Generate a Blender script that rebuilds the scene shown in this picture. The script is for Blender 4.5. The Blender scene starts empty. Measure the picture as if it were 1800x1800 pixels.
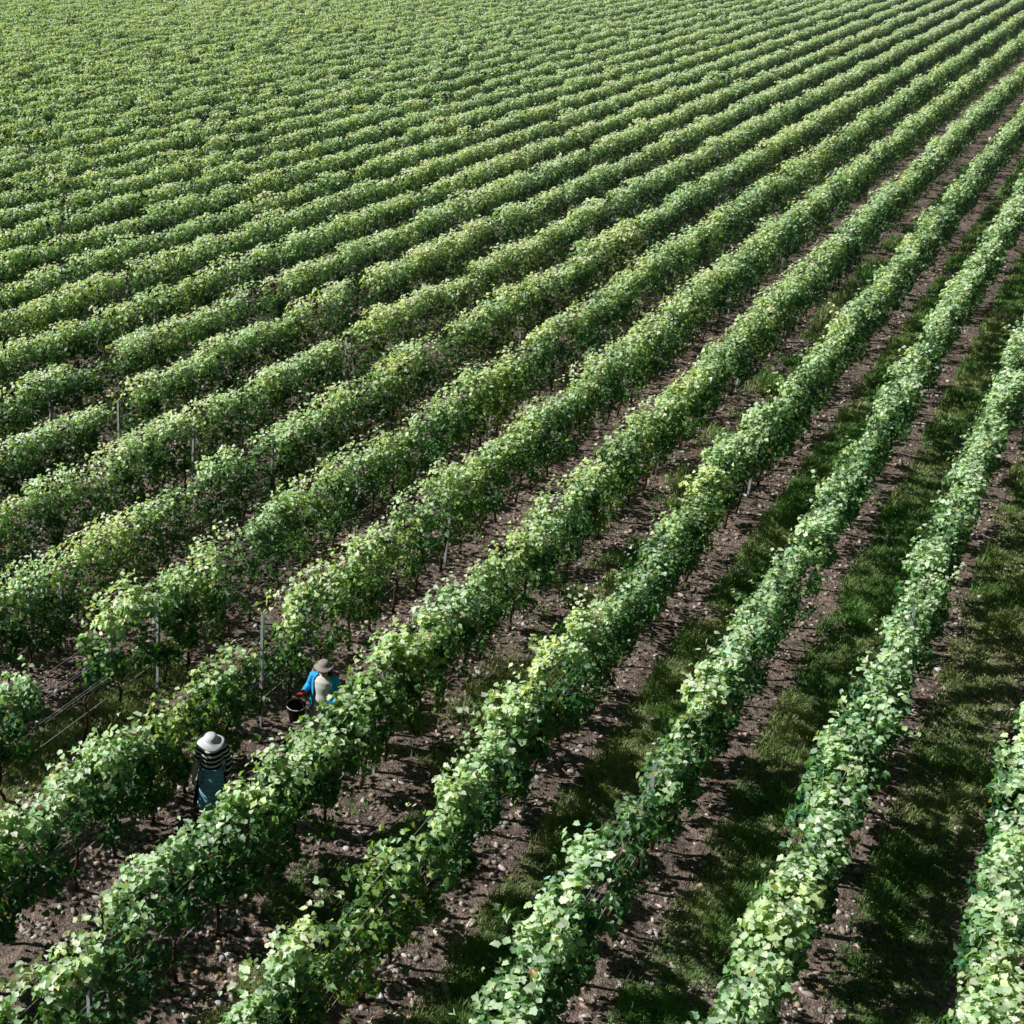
import bpy, bmesh, math
import numpy as np
from mathutils import Vector, Matrix

rng = np.random.default_rng(11)
scene = bpy.context.scene
COL = scene.collection
rad = math.radians

# ------------------------------------------------------------------ camera
F, CX, PITCH, AZ, H = 2400.0, 300.0, rad(24.7), rad(34.9), 12.11
FW = np.array([-math.sin(AZ)*math.cos(PITCH), math.cos(AZ)*math.cos(PITCH), -math.sin(PITCH)])
RT = np.array([math.cos(AZ), math.sin(AZ), 0.0])
UP = np.cross(RT, FW)
CAM = np.array([0, 0, H])
cam_d = bpy.data.cameras.new("camera")
cam_d.sensor_width = 36.0
cam_d.lens = F/1800*36
cam_d.shift_x = (900-CX)/1800
cam_d.clip_start = 0.5
cam_d.clip_end = 4000
cam = bpy.data.objects.new("camera", cam_d)
COL.objects.link(cam)
cam.location = CAM
cam.rotation_euler = (math.pi/2-PITCH, 0, AZ)
scene.camera = cam

def proj(p):
    d = np.asarray(p, float)-CAM
    z = d@FW
    return CX+F*(d@RT)/z, 900-F*(d@UP)/z, z

def ground_at(px, py, z=0.0):
    d = FW+RT*(px-CX)/F-UP*(py-900)/F
    return CAM+d*((z-H)/d[2])

# ------------------------------------------------------------------ light
SUN_AZ = np.array([-math.sin(AZ+rad(84)), math.cos(AZ+rad(84))]); SUN_EL = rad(40)
SUN = np.array([SUN_AZ[0]*math.cos(SUN_EL), SUN_AZ[1]*math.cos(SUN_EL), math.sin(SUN_EL)])
w = bpy.data.worlds.new("World"); scene.world = w; w.use_nodes = True
nt = w.node_tree; nt.nodes.clear()
sky = nt.nodes.new("ShaderNodeTexSky"); sky.sky_type = 'NISHITA'; sky.sun_disc = False
sky.sun_elevation = SUN_EL
sky.sun_rotation = math.atan2(SUN[0], SUN[1])
bg = nt.nodes.new("ShaderNodeBackground"); bg.inputs[1].default_value = 0.02
wo = nt.nodes.new("ShaderNodeOutputWorld")
nt.links.new(sky.outputs[0], bg.inputs[0]); nt.links.new(bg.outputs[0], wo.inputs[0])
sd = bpy.data.lights.new("sun", 'SUN'); sd.energy = 5.0; sd.angle = rad(.5); sd.color = (1, .96, .88)
so = bpy.data.objects.new("sun", sd); COL.objects.link(so)
so.rotation_euler = Vector(SUN).to_track_quat('Z', 'Y').to_euler()
so.location = (0, 0, 40)
scene.view_settings.view_transform = 'Standard'
scene.view_settings.look = 'None'
scene.view_settings.exposure = 0
scene.cycles.max_bounces = 3
scene.cycles.transmission_bounces = 2
scene.cycles.diffuse_bounces = 1
scene.cycles.glossy_bounces = 2
scene.cycles.use_adaptive_sampling = True
scene.cycles.adaptive_threshold = 0.02

# ------------------------------------------------------------------ helpers
def mat(name):
    m = bpy.data.materials.new(name); m.use_nodes = True
    n = m.node_tree; n.nodes.clear()
    out = n.nodes.new("ShaderNodeOutputMaterial")
    return m, n, out

def node(n, t, **kw):
    x = n.nodes.new(t)
    for k, v in kw.items():
        if k in ('inp',):
            for a, b in v.items(): x.inputs[a].default_value = b
        else: setattr(x, k, v)
    return x

def simple(name, col, rough=.7, metal=0.0, spec=.3, var=.25, scale=30, bump=0.0):
    m, n, out = mat(name)
    p = node(n, "ShaderNodeBsdfPrincipled", inp={'Roughness': rough, 'Metallic': metal, 'Specular IOR Level': spec})
    tc = node(n, "ShaderNodeTexCoord")
    nz = node(n, "ShaderNodeTexNoise", inp={'Scale': scale, 'Detail': 4})
    n.links.new(tc.outputs['Object'], nz.inputs['Vector'])
    r = node(n, "ShaderNodeValToRGB")
    c = np.array(col)
    r.color_ramp.elements[0].position = .3; r.color_ramp.elements[1].position = .7
    r.color_ramp.elements[0].color = (*np.clip(c*(1-var), 0, 1), 1)
    r.color_ramp.elements[1].color = (*np.clip(c*(1+var), 0, 1), 1)
    n.links.new(nz.outputs[0], r.inputs[0]); n.links.new(r.outputs[0], p.inputs['Base Color'])
    if bump:
        b = node(n, "ShaderNodeBump", inp={'Strength': bump, 'Distance': .01})
        n.links.new(nz.outputs[0], b.inputs['Height']); n.links.new(b.outputs[0], p.inputs['Normal'])
    n.links.new(p.outputs[0], out.inputs[0])
    return m

def mesh_np(name, V, faces, size, mtl, parent=None, color=None, smooth=False, link=True):
    """faces: flat int array of loops, all faces with `size` corners"""
    me = bpy.data.meshes.new(name)
    V = np.ascontiguousarray(V, dtype=np.float32); faces = np.ascontiguousarray(faces, dtype=np.int32).ravel()
    nf = len(faces)//size
    me.vertices.add(len(V)); me.vertices.foreach_set("co", V.ravel())
    me.loops.add(len(faces)); me.loops.foreach_set("vertex_index", faces)
    me.polygons.add(nf)
    me.polygons.foreach_set("loop_start", np.arange(0, nf*size, size, dtype=np.int32))
    if smooth: me.polygons.foreach_set("use_smooth", np.ones(nf, dtype=bool))
    if color is not None:
        at = me.color_attributes.new("tint", 'FLOAT_COLOR', 'POINT')
        c4 = np.ones((len(V), 4), np.float32); c4[:, :3] = color
        at.data.foreach_set("color", c4.ravel())
    me.update(calc_edges=True)
    if mtl: me.materials.append(mtl)
    if not link: return me
    o = bpy.data.objects.new(name, me); COL.objects.link(o)
    if parent: o.parent = parent
    return o

def obj(name, me, parent=None):
    o = bpy.data.objects.new(name, me); COL.objects.link(o)
    if parent: o.parent = parent
    return o

def tag(o, label=None, cat=None, group=None, kind=None):
    if label: o['label'] = label
    if cat: o['category'] = cat
    if group: o['group'] = group
    if kind: o['kind'] = kind
    return o

def thing(name, label, cat, loc=(0, 0, 0), rz=0, group=None):
    o = bpy.data.objects.new(name, None); COL.objects.link(o)
    o.empty_display_size = .3
    o.location = loc; o.rotation_euler = (0, 0, rz)
    return tag(o, label, cat, group)

def vnoise(x, y, s, seed=0):
    """smooth 2-D value noise, -1..1"""
    x = np.asarray(x)/s; y = np.asarray(y)/s
    xi = np.floor(x).astype(np.int64); yi = np.floor(y).astype(np.int64)
    fx = x-xi; fy = y-yi
    fx = fx*fx*(3-2*fx); fy = fy*fy*(3-2*fy)
    def h(a, b):
        v = np.sin(a*127.1+b*311.7+seed*74.7)*43758.5453
        return v-np.floor(v)
    r = (h(xi, yi)*(1-fx)+h(xi+1, yi)*fx)*(1-fy)+(h(xi, yi+1)*(1-fx)+h(xi+1, yi+1)*fx)*fy
    return r*2-1

# ------------------------------------------------------------------ rows layout
SP, X0 = 2.0, 0.79
def row_x(k): return X0-SP*k
def height_at(x, y):
    """ground relief"""
    x = np.asarray(x, float); y = np.asarray(y, float)
    ph = (X0-x)/SP
    ridge = .035*np.cos(2*math.pi*ph)                 # earth drawn up along the rows
    fade = np.clip((90-np.hypot(x, y))/40, 0, 1)
    return ridge*fade+fade*(.03*vnoise(x, y, .9, 1)+.026*vnoise(x, y, .33, 2)+.022*vnoise(x, y, .17, 3))

K_MAX = 0
ROWS = []
ys = np.arange(-5, 230, .5)
for k in range(0, 90):
    X = np.full_like(ys, row_x(k))
    vis = np.zeros(len(ys), bool)
    for z in (0.2, 2.0):
        P = np.stack([X, ys, np.full_like(ys, z)], 1)
        u, v, dz = proj(P)
        vis |= (dz > 1) & (u > -170) & (u < 1930) & (v > -45) & (v < 1990)
    if vis.sum() < 4: continue
    ROWS.append((k, ys[vis].min(), ys[vis].max()))

# ------------------------------------------------------------------ leaf material
def leaf_material(name, gloss_r=.5, spec=.8, trans=.33):
    m, n, out = mat(name)
    at = node(n, "ShaderNodeVertexColor", layer_name="tint")
    p = node(n, "ShaderNodeBsdfPrincipled", inp={'Roughness': gloss_r, 'Specular IOR Level': spec})
    n.links.new(at.outputs[0], p.inputs['Base Color'])
    geo = node(n, "ShaderNodeNewGeometry")
    # paler, duller underside
    back = node(n, "ShaderNodeMixRGB", blend_type='MIX', inp={2: (.17, .22, .12, 1)})
    ml = node(n, "ShaderNodeMath", operation='MULTIPLY', inp={1: .55})
    n.links.new(geo.outputs['Backfacing'], ml.inputs[0]); n.links.new(ml.outputs[0], back.inputs[0])
    n.links.new(at.outputs[0], back.inputs[1]); n.links.new(back.outputs[0], p.inputs['Base Color'])
    t = node(n, "ShaderNodeBsdfTranslucent")
    mul = node(n, "ShaderNodeMixRGB", blend_type='MULTIPLY', inp={0: 1.0, 2: (1.3, 1.5, .35, 1)})
    n.links.new(at.outputs[0], mul.inputs[1]); n.links.new(mul.outputs[0], t.inputs[0])
    mx = node(n, "ShaderNodeMixShader", inp={0: trans})
    n.links.new(p.outputs[0], mx.inputs[1]); n.links.new(t.outputs[0], mx.inputs[2])
    n.links.new(mx.outputs[0], out.inputs[0])
    return m
M_LEAF = leaf_material("vine leaf")
M_GRASS = leaf_material("grass blade", .5, .35, .3)

# leaf templates in (across, along, out) units of the leaf length
_half = [(.20, -.10, .03), (.43, -.06, .10), (.50, .20, .15), (.41, .33, .11), (.50, .58, .14), (.30, .66, .07), (.17, .86, .0)]
LOBED = np.array([(0, .36, 0), (0, .0, 0)]+_half+[(0, 1.0, -.14)]+[(-a, b, c) for a, b, c in _half[::-1]])
LOBED_F = np.array([(0, i, i+1) for i in range(1, 16)]+[(0, 16, 1)])
PLAIN = np.array([(0, -.05, 0), (.46, .35, .12), (0, .95, -.08), (-.46, .35, .12)])
PLAIN_F = np.array([(0, 1, 2), (0, 2, 3)])

def norm(a): return a/np.maximum(np.linalg.norm(a, axis=1, keepdims=True), 1e-6)

def leaf_mesh(name, P, N, S, C, templ, tf, parent, mtl):
    n = len(P)
    t = rng.normal(size=(n, 3)); t[:, 2] -= 1.0
    t -= N*(t*N).sum(1, keepdims=True); t = norm(t)
    b = np.cross(t, N)
    fold = rng.normal(1.2, 1.1, (n, 1))
    T = templ
    V = (P[:, None, :]+S[:, None, None]*(T[None, :, 0, None]*b[:, None, :]+T[None, :, 1, None]*t[:, None, :]
         + (T[None, :, 2]*fold)[:, :, None]*N[:, None, :]))
    V = V.reshape(-1, 3)
    Fc = (np.arange(n)[:, None, None]*len(T)+tf[None]).reshape(-1)
    return V, Fc, np.repeat(C, len(T), axis=0)

# gaps where vines are missing or low: (row, image x from, image x to, keep fraction, height factor)
def y_on_row(k, px):
    """distance along row k at which its mid-height crosses image column px"""
    yy = np.arange(3, 220, .05)
    u, v, z = proj(np.stack([np.full_like(yy, row_x(k)), yy, np.full_like(yy, 1.2)], 1))
    return yy[np.argmin(np.abs(u-px))]
GAPS = [(6, 58, 122, 0.0, 1), (6, 123, 175, .45, .62), (4, 545, 640, 1.0, .90), (5, 420, 476, .10, .8), (3, 640, 668, .3, .75), (3, 585, 640, .9, .85),
        (5, 265, 372, .95, .80), (2, 1085, 1100, .3, .8)]
GAPS_Y = [(k, y_on_row(k, a), y_on_row(k, b), f, h) for k, a, b, f, h in GAPS]

PAL = np.array([(.085, .185, .040), (.055, .140, .040), (.125, .215, .045), (.070, .165, .070)])
def make_foliage(k, y0, y1, parent):
    r = np.random.default_rng(500+k)
    yv = np.arange(y0, y1, .95); yv = yv+r.uniform(-.15, .15, len(yv))
    nv = len(yv); x = row_x(k)
    hv = r.normal(1.98, .12 if k < 7 else .10, nv)+(.07 if k < 7 else .04)*vnoise(yv, yv*0+k*3.3, 6, 4)
    wv = r.normal(.195 if k < 9 else .17, .04, nv)
    xo = r.normal(0, .07, nv)
    dens = np.clip(r.normal(1, .16, nv), .55, 1.4)
    weak = r.random(nv) < (.045 if k < 7 else .08)
    dens[weak] *= .5; hv[weak] -= r.uniform(.1, .5, weak.sum())
    gone = (r.random(nv) < .008) & (k > 8); dens[gone] *= .1
    tone = r.normal(0, 1, nv)+.8*vnoise(yv, yv*0+k*2.0, 9, 9)
    tone += .7*vnoise(yv, yv*0+x, 13, 19)
    for kk, ya, yb, f, hf in GAPS_Y:
        if kk == k:
            mg = .5 if f < .05 else .1
            s = (yv > ya-mg) & (yv < yb+mg)
            dens[s] *= f; hv[s] *= hf
    d = np.hypot(np.hypot(x, yv), H)
    nl = (1180*np.minimum(1, (25/d)**.85)*dens).astype(int)
    sz = .081*np.maximum(1, (d/25)**.44)
    # clumps
    M = 22
    cz0 = r.uniform(.26, .56, (nv, 1))-(.08 if k < 4 or k > 11 else 0)
    a = r.random((nv, M))**.8
    cz = cz0+.10+(hv[:, None]-.16-cz0-.10)*a
    cwid = wv[:, None]*(1.0-.45*np.clip((a-.55)/.45, 0, 1))*(1-.25*np.clip((.25-a)/.25, 0, 1))
    cx = x+xo[:, None]+cwid*r.choice([-1, 1], (nv, M))*r.random((nv, M))**.6
    cy = yv[:, None]+r.uniform(-.64, .64, (nv, M))
    cr = r.uniform(.10, .20, (nv, M))
    ctone = r.normal(0, .55, (nv, M))
    vi = np.repeat(np.arange(nv), nl); n = len(vi)
    ci = r.integers(0, M, n)
    dirs = norm(r.normal(size=(n, 3)))
    dirs[:, 0] += .55*np.sign(cx[vi, ci]-x); dirs[:, 2] += .25
    dirs = norm(dirs)
    rr = cr[vi, ci]*(.55+.55*r.random(n)**.5)
    P = np.stack([cx[vi, ci], cy[vi, ci], cz[vi, ci]], 1)+dirs*rr[:, None]
    # loose shoots that stick out of the top and sides
    sh = r.random(n) < .02
    P[sh, 2] += r.uniform(.02, .24, sh.sum())*(P[sh, 2] > 1.5)
    if True:        # farther rows are hedged flat: pull part of the leaves onto the trimmed faces
        sel = r.random(n) < (.36 if k >= 7 else .16 if k >= 4 else .05)
        side = sel & (r.random(n) < .72); topf = sel & ~side
        sg = r.choice([-1, 1], n)
        P[side, 0] = (x+xo[vi]+sg*(wv[vi]+.10)+r.normal(0, .03, n))[side]
        P[side, 2] = (cz0[vi, 0]*.9+(hv[vi]-.07-cz0[vi, 0]*.9)*r.random(n)**.8)[side]
        P[topf, 2] = (hv[vi]-.02+r.normal(0, .04, n))[topf]
        P[topf, 0] = (x+xo[vi]+r.uniform(-1, 1, n)*(wv[vi]+.06))[topf]
        dirs[side] = np.stack([sg*1.2, r.normal(0, .25, n), -.1+0*sg], 1)[side]
        dirs[topf] = np.array([0, 0, 1.0])
    tb = np.clip((P[:, 2]-1.5)/.4, 0, 1)[:, None]
    N = norm(dirs*(1.0-.3*tb)+np.array([0, 0, 1.0])*(.22+.6*tb)+SUN*(.05+.45*tb)+r.normal(0, .50, (n, 3)))
    # real shoots: strings of leaves that arch out of the top and the sides
    ns = np.where(d < 60, r.poisson(3.6*np.clip(dens, 0, 1)), 0); ns[dens < .2] = 0
    si = np.repeat(np.arange(nv), ns); m = len(si)
    if m:
        L = r.uniform(.22, .55, m); th = r.uniform(0, 6.28, m); up = r.uniform(.15, 1.0, m)
        q = np.linspace(.05, 1, 8)
        b0 = np.stack([x+xo[si]+r.normal(0, .12, m), yv[si]+r.uniform(-.5, .5, m), hv[si]-r.uniform(.12, .4, m)], 1)
        hx, hy = np.cos(th)*np.sqrt(1-up**2*.9), np.sin(th)*np.sqrt(1-up**2*.9)
        px_ = b0[:, None, :]+L[:, None, None]*np.stack([hx[:, None]*q, hy[:, None]*q, up[:, None]*q-.55*q**2*(1.15-up[:, None])], -1)
        px_ = (px_+r.normal(0, .02, px_.shape)).reshape(-1, 3)
        P = np.concatenate([P, px_]); N = np.concatenate([N, norm(r.normal(0, .5, px_.shape)+np.array([0, 0, .8]))])
        vi = np.concatenate([vi, np.repeat(si, 8)]); ci = np.concatenate([ci, np.zeros(m*8, int)])
        n = len(vi)
    S = sz[vi]*r.uniform(.55, 1.25, n)
    P[:, 2] = np.maximum(P[:, 2], .3)
    # colours
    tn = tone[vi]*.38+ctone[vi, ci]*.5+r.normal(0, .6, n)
    topness = np.clip((P[:, 2]-1.4)/.5, 0, 1); tn += 1.5*topness-.85  # tint runs lighter with height, painting sunlit tops over shaded sides
    C = np.empty((n, 3))
    g0, g1, g2 = np.array((.040, .170, .045)), np.array((.150, .410, .115)), np.array((.540, .740, .380))
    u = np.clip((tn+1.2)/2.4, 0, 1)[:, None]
    yl = np.clip((-.35 if k < 3 else .08)+.3*tone[vi]+(.45 if 3 <= k <= 7 else .12 if k < 12 else -.1), 0, 1)[:, None]   # some vines are yellower; rows round the pickers also painted with sun shining through
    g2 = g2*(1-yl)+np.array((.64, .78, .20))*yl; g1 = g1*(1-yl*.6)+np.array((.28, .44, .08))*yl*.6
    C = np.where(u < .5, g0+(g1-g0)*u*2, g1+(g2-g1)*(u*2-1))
    blu = r.random(n) < .16
    C[blu] = C[blu]*np.array((.75, .95, 1.5))
    yel = r.random(n) < np.where(tone[vi] > 1.1, .05, .006)
    C[yel] = np.array((.42, .40, .04))*r.uniform(.6, 1.15, (yel.sum(), 1))
    red = r.random(n) < .004
    C[red] = np.array((.30, .13, .05))*r.uniform(.6, 1.2, (red.sum(), 1))
    pale = (topness*r.uniform(.25 if k >= 8 else .05, .95, n))[:, None]          # sunlit sheen along the top, painted as paler leaf colour
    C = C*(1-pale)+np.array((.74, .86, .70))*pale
    C *= (((.50 if k >= 7 else .78)+(.78 if k >= 7 else .38)*topness))[:, None]   # shade low on the row and sun on top, put into the leaf colour
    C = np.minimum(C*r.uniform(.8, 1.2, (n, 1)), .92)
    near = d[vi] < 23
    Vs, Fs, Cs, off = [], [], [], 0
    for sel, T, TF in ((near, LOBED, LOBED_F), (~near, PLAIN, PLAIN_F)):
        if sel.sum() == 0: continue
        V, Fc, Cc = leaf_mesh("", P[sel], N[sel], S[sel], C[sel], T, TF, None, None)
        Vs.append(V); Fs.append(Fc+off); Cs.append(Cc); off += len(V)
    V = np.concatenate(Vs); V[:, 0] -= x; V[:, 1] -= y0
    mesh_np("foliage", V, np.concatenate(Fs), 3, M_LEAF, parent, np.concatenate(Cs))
    return yv, dens

# ------------------------------------------------------------------ tubes
def tube(bm, pts, radii, seg=6, cap=True):
    pts = [Vector(p) for p in pts]
    rings = []
    for i, p in enumerate(pts):
        d = (pts[min(i+1, len(pts)-1)]-pts[max(i-1, 0)]).normalized()
        a = d.orthogonal().normalized() if i == 0 else (prev-d*prev.dot(d)).normalized()
        prev = a
        b = d.cross(a)
        rr = radii[i] if hasattr(radii, '__len__') else radii
        rings.append([bm.verts.new(p+(a*math.cos(t)+b*math.sin(t))*rr) for t in np.linspace(0, 2*math.pi, seg, endpoint=False)])
    for q, s in zip(rings, rings[1:]):
        for j in range(seg):
            bm.faces.new((q[j], q[(j+1) % seg], s[(j+1) % seg], s[j]))
    if cap:
        bm.faces.new(rings[0][::-1]); bm.faces.new(rings[-1])

def loft(bm, rings, seg=20, cap=True):
    """rings: (cx,cy,cz,rx,ry[,tiltx]) horizontal ellipses bottom to top"""
    R = []
    for c in rings:
        cx, cy, cz, rx, ry = c[:5]; tilt = c[5] if len(c) > 5 else 0
        R.append([bm.verts.new((cx+rx*math.cos(t), cy+ry*math.sin(t), cz+tilt*math.sin(t))) for t in np.linspace(0, 2*math.pi, seg, endpoint=False)])
    for q, s in zip(R, R[1:]):
        for j in range(seg):
            bm.faces.new((q[j], q[(j+1) % seg], s[(j+1) % seg], s[j]))
    if cap:
        bm.faces.new(R[0][::-1]); bm.faces.new(R[-1])

def finish(bm, name, mtl, parent=None, smooth=True, link=True):
    me = bpy.data.meshes.new(name)
    bmesh.ops.recalc_face_normals(bm, faces=bm.faces)
    bm.to_mesh(me); bm.free()
    if smooth:
        for p in me.polygons: p.use_smooth = True
    me.materials.append(mtl)
    return obj(name, me, parent) if link else me

def blend(bm, name, mtl, parent, voxel=.012, smooth_it=3):
    """fuse overlapping pieces into one continuous skin"""
    me = bpy.data.meshes.new(name+"_raw")
    bmesh.ops.recalc_face_normals(bm, faces=bm.faces)
    bm.to_mesh(me); bm.free()
    o = bpy.data.objects.new(name+"_raw", me); COL.objects.link(o)
    md = o.modifiers.new("r", 'REMESH'); md.mode = 'VOXEL'; md.voxel_size = voxel
    if smooth_it:
        ms = o.modifiers.new("s", 'SMOOTH'); ms.iterations = smooth_it; ms.factor = .5
    dg = bpy.context.evaluated_depsgraph_get()
    res = bpy.data.meshes.new_from_object(o.evaluated_get(dg))
    bpy.data.objects.remove(o); bpy.data.meshes.remove(me)
    res.name = name
    for p in res.polygons: p.use_smooth = True
    res.materials.clear(); res.materials.append(mtl)
    return obj(name, res, parent)

# ------------------------------------------------------------------ ground
def ground_material():
    m, n, out = mat("stony soil")
    tc = node(n, "ShaderNodeTexCoord")
    p = node(n, "ShaderNodeBsdfPrincipled", inp={'Roughness': .95, 'Specular IOR Level': .15})
    n1 = node(n, "ShaderNodeTexNoise", inp={'Scale': .9, 'Detail': 5, 'Roughness': .6})
    n2 = node(n, "ShaderNodeTexNoise", inp={'Scale': 11, 'Detail': 8, 'Roughness': .72})
    v = node(n, "ShaderNodeTexVoronoi", inp={'Scale': 26, 'Randomness': 1})
    v2 = node(n, "ShaderNodeTexVoronoi", inp={'Scale': 38, 'Randomness': 1})
    for x in (n1, n2, v, v2): n.links.new(tc.outputs['Object'], x.inputs['Vector'])
    r1 = node(n, "ShaderNodeValToRGB")
    e = r1.color_ramp.elements
    e[0].position, e[0].color = .36, (.05, .040, .037, 1)
    e[1].position, e[1].color = .72, (.56, .46, .405, 1)
    n.links.new(n2.outputs[0], r1.inputs[0])
    mixb = node(n, "ShaderNodeMixRGB", blend_type='MULTIPLY', inp={0: .6})
    r2 = node(n, "ShaderNodeValToRGB")
    r2.color_ramp.elements[0].position = .35; r2.color_ramp.elements[0].color = (.55, .5, .5, 1)
    r2.color_ramp.elements[1].position = .65; r2.color_ramp.elements[1].color = (1.1, 1.0, .95, 1)
    n.links.new(n1.outputs[0], r2.inputs[0])
    n.links.new(r1.outputs[0], mixb.inputs[1]); n.links.new(r2.outputs[0], mixb.inputs[2])
    # small pale pebbles
    ps = node(n, "ShaderNodeValToRGB")
    ps.color_ramp.elements[0].position = .22; ps.color_ramp.elements[0].color = (1, 1, 1, 1)
    ps.color_ramp.elements[1].position = .34; ps.color_ramp.elements[1].color = (0, 0, 0, 1)
    n.links.new(v.outputs['Distance'], ps.inputs[0])
    pick = node(n, "ShaderNodeMath", operation='GREATER_THAN', inp={1: .58})
    sx = node(n, "ShaderNodeSeparateColor"); n.links.new(v.outputs['Color'], sx.inputs[0])
    n.links.new(sx.outputs[0], pick.inputs[0])
    pm = node(n, "ShaderNodeMath", operation='MULTIPLY')
    n.links.new(ps.outputs[0], pm.inputs[0]); n.links.new(pick.outputs[0], pm.inputs[1])
    mixp = node(n, "ShaderNodeMixRGB", inp={2: (.46, .43, .41, 1)})
    n.links.new(pm.outputs[0], mixp.inputs[0]); n.links.new(mixb.outputs[0], mixp.inputs[1])
    n.links.new(mixp.outputs[0], p.inputs['Base Color'])
    add = node(n, "ShaderNodeMath", operation='ADD')
    mm = node(n, "ShaderNodeMath", operation='MULTIPLY', inp={1: .8})
    n.links.new(pm.outputs[0], mm.inputs[0])
    n.links.new(mm.outputs[0], add.inputs[0]); n.links.new(n2.outputs[0], add.inputs[1])
    add2 = node(n, "ShaderNodeMath", operation='SUBTRACT')
    n.links.new(add.outputs[0], add2.inputs[0]); v2m = node(n, "ShaderNodeMath", operation='MULTIPLY', inp={1: .35}); n.links.new(v2.outputs['Distance'], v2m.inputs[0]); n.links.new(v2m.outputs[0], add2.inputs[1])
    b = node(n, "ShaderNodeBump", inp={'Strength': 1.0, 'Distance': .05})
    n.links.new(add2.outputs[0], b.inputs['Height']); n.links.new(b.outputs[0], p.inputs['Normal'])
    n.links.new(p.outputs[0], out.inputs[0])
    return m
M_SOIL = ground_material()
gx = np.concatenate([[-1500, -700, -350, -200], np.arange(-140, -34, 2.0), np.arange(-34, 9, .11), np.arange(9, 60, 3), [120, 400, 1500]])
gy = np.concatenate([[-300, -60, -15], np.arange(0, 9, 1.0), np.arange(9, 52, .11), np.arange(52, 110, .8), np.arange(110, 260, 5), [400, 900, 2200]])
GX, GY = np.meshgrid(gx, gy)
GZ = height_at(GX, GY)
nx, ny = len(gx), len(gy)
idx = np.arange(nx*ny).reshape(ny, nx)
gf = np.stack([idx[:-1, :-1], idx[:-1, 1:], idx[1:, 1:], idx[1:, :-1]], -1).reshape(-1)
g = mesh_np("ground", np.stack([GX, GY, GZ], -1).reshape(-1, 3), gf, 4, M_SOIL, smooth=True)
tag(g, "bare stony brown soil between the vine rows", kind="structure")

# ------------------------------------------------------------------ stones and clods
def ico(sub):
    bm = bmesh.new(); bmesh.ops.create_icosphere(bm, subdivisions=sub, radius=1)
    V = np.array([v.co[:] for v in bm.verts]); Fc = np.array([[v.index for v in f.verts] for f in bm.faces]); bm.free()
    return V, Fc
M_STONE, n_, out_ = mat("field stone")
_at = node(n_, "ShaderNodeVertexColor", layer_name="tint")
_p = node(n_, "ShaderNodeBsdfPrincipled", inp={'Roughness': .85, 'Specular IOR Level': .25})
_tc = node(n_, "ShaderNodeTexCoord"); _nz = node(n_, "ShaderNodeTexNoise", inp={'Scale': 45, 'Detail': 4})
_mx = node(n_, "ShaderNodeMixRGB", blend_type='OVERLAY', inp={0: .5})
n_.links.new(_tc.outputs['Object'], _nz.inputs['Vector']); n_.links.new(_at.outputs[0], _mx.inputs[1]); n_.links.new(_nz.outputs[0], _mx.inputs[2])
n_.links.new(_mx.outputs[0], _p.inputs['Base Color']); n_.links.new(_p.outputs[0], out_.inputs[0])

def in_view(x, y, m=60, z=0):
    u, v, d = proj(np.stack([x, y, np.full_like(x, z)], 1))
    return (u > -m) & (u < 1800+m) & (v > -m) & (v < 1800+m) & (d > 1), d

def scatter_stones(name, n, smin, smax, power, sub, colfun, label):
    x = rng.uniform(-34, 7, n); y = 10+rng.random(n)**1.7*45
    ok, d = in_view(x, y)
    keep = ok & (d < 58) & (rng.random(n) < np.clip(.62+.7*vnoise(x, y, .8, 21)+.3*vnoise(x, y, 2.5, 22), .06, 1))
    x, y = x[keep], y[keep]; n = len(x)
    s = smin+(smax-smin)*rng.random(n)**power
    T, TF = ico(sub)
    rad_ = 1+rng.uniform(-.30, .28, (n, len(T)))
    sc = np.stack([rng.uniform(.65, 1.0, n), rng.uniform(.9, 1.7, n), rng.uniform(.4, .8, n)], 1)*s[:, None]
    V = T[None]*rad_[..., None]*sc[:, None, :]
    th = rng.uniform(0, 6.28, n); c, q = np.cos(th)[:, None], np.sin(th)[:, None]
    V = np.stack([V[..., 0]*c-V[..., 1]*q, V[..., 0]*q+V[..., 1]*c, V[..., 2]], -1)
    V += np.stack([x, y, height_at(x, y)+s*.12], 1)[:, None, :]
    Fc = (np.arange(n)[:, None, None]*len(T)+TF[None]).reshape(-1)
    o = mesh_np(name, V.reshape(-1, 3), Fc, 3, M_STONE, None, np.repeat(colfun(n), len(T), 0), smooth=False)
    tag(o, label, "stones" if name == "stones" else "soil", kind="stuff")
scatter_stones("stones", 80000, .010, .060, 2.8, 1,
               lambda n: np.array((.50, .47, .45))*rng.uniform(.5, 1.3, (n, 1))*rng.uniform(.93, 1.07, (n, 3)),
               "pale grey field stones lying on the soil")
scatter_stones("soil_clods", 60000, .012, .06, 2.2, 1,
               lambda n: np.array((.42, .34, .30))*rng.uniform(.6, 1.25, (n, 1))*rng.uniform(.92, 1.08, (n, 3)),
               "crumbly reddish brown clods of soil")

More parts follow.
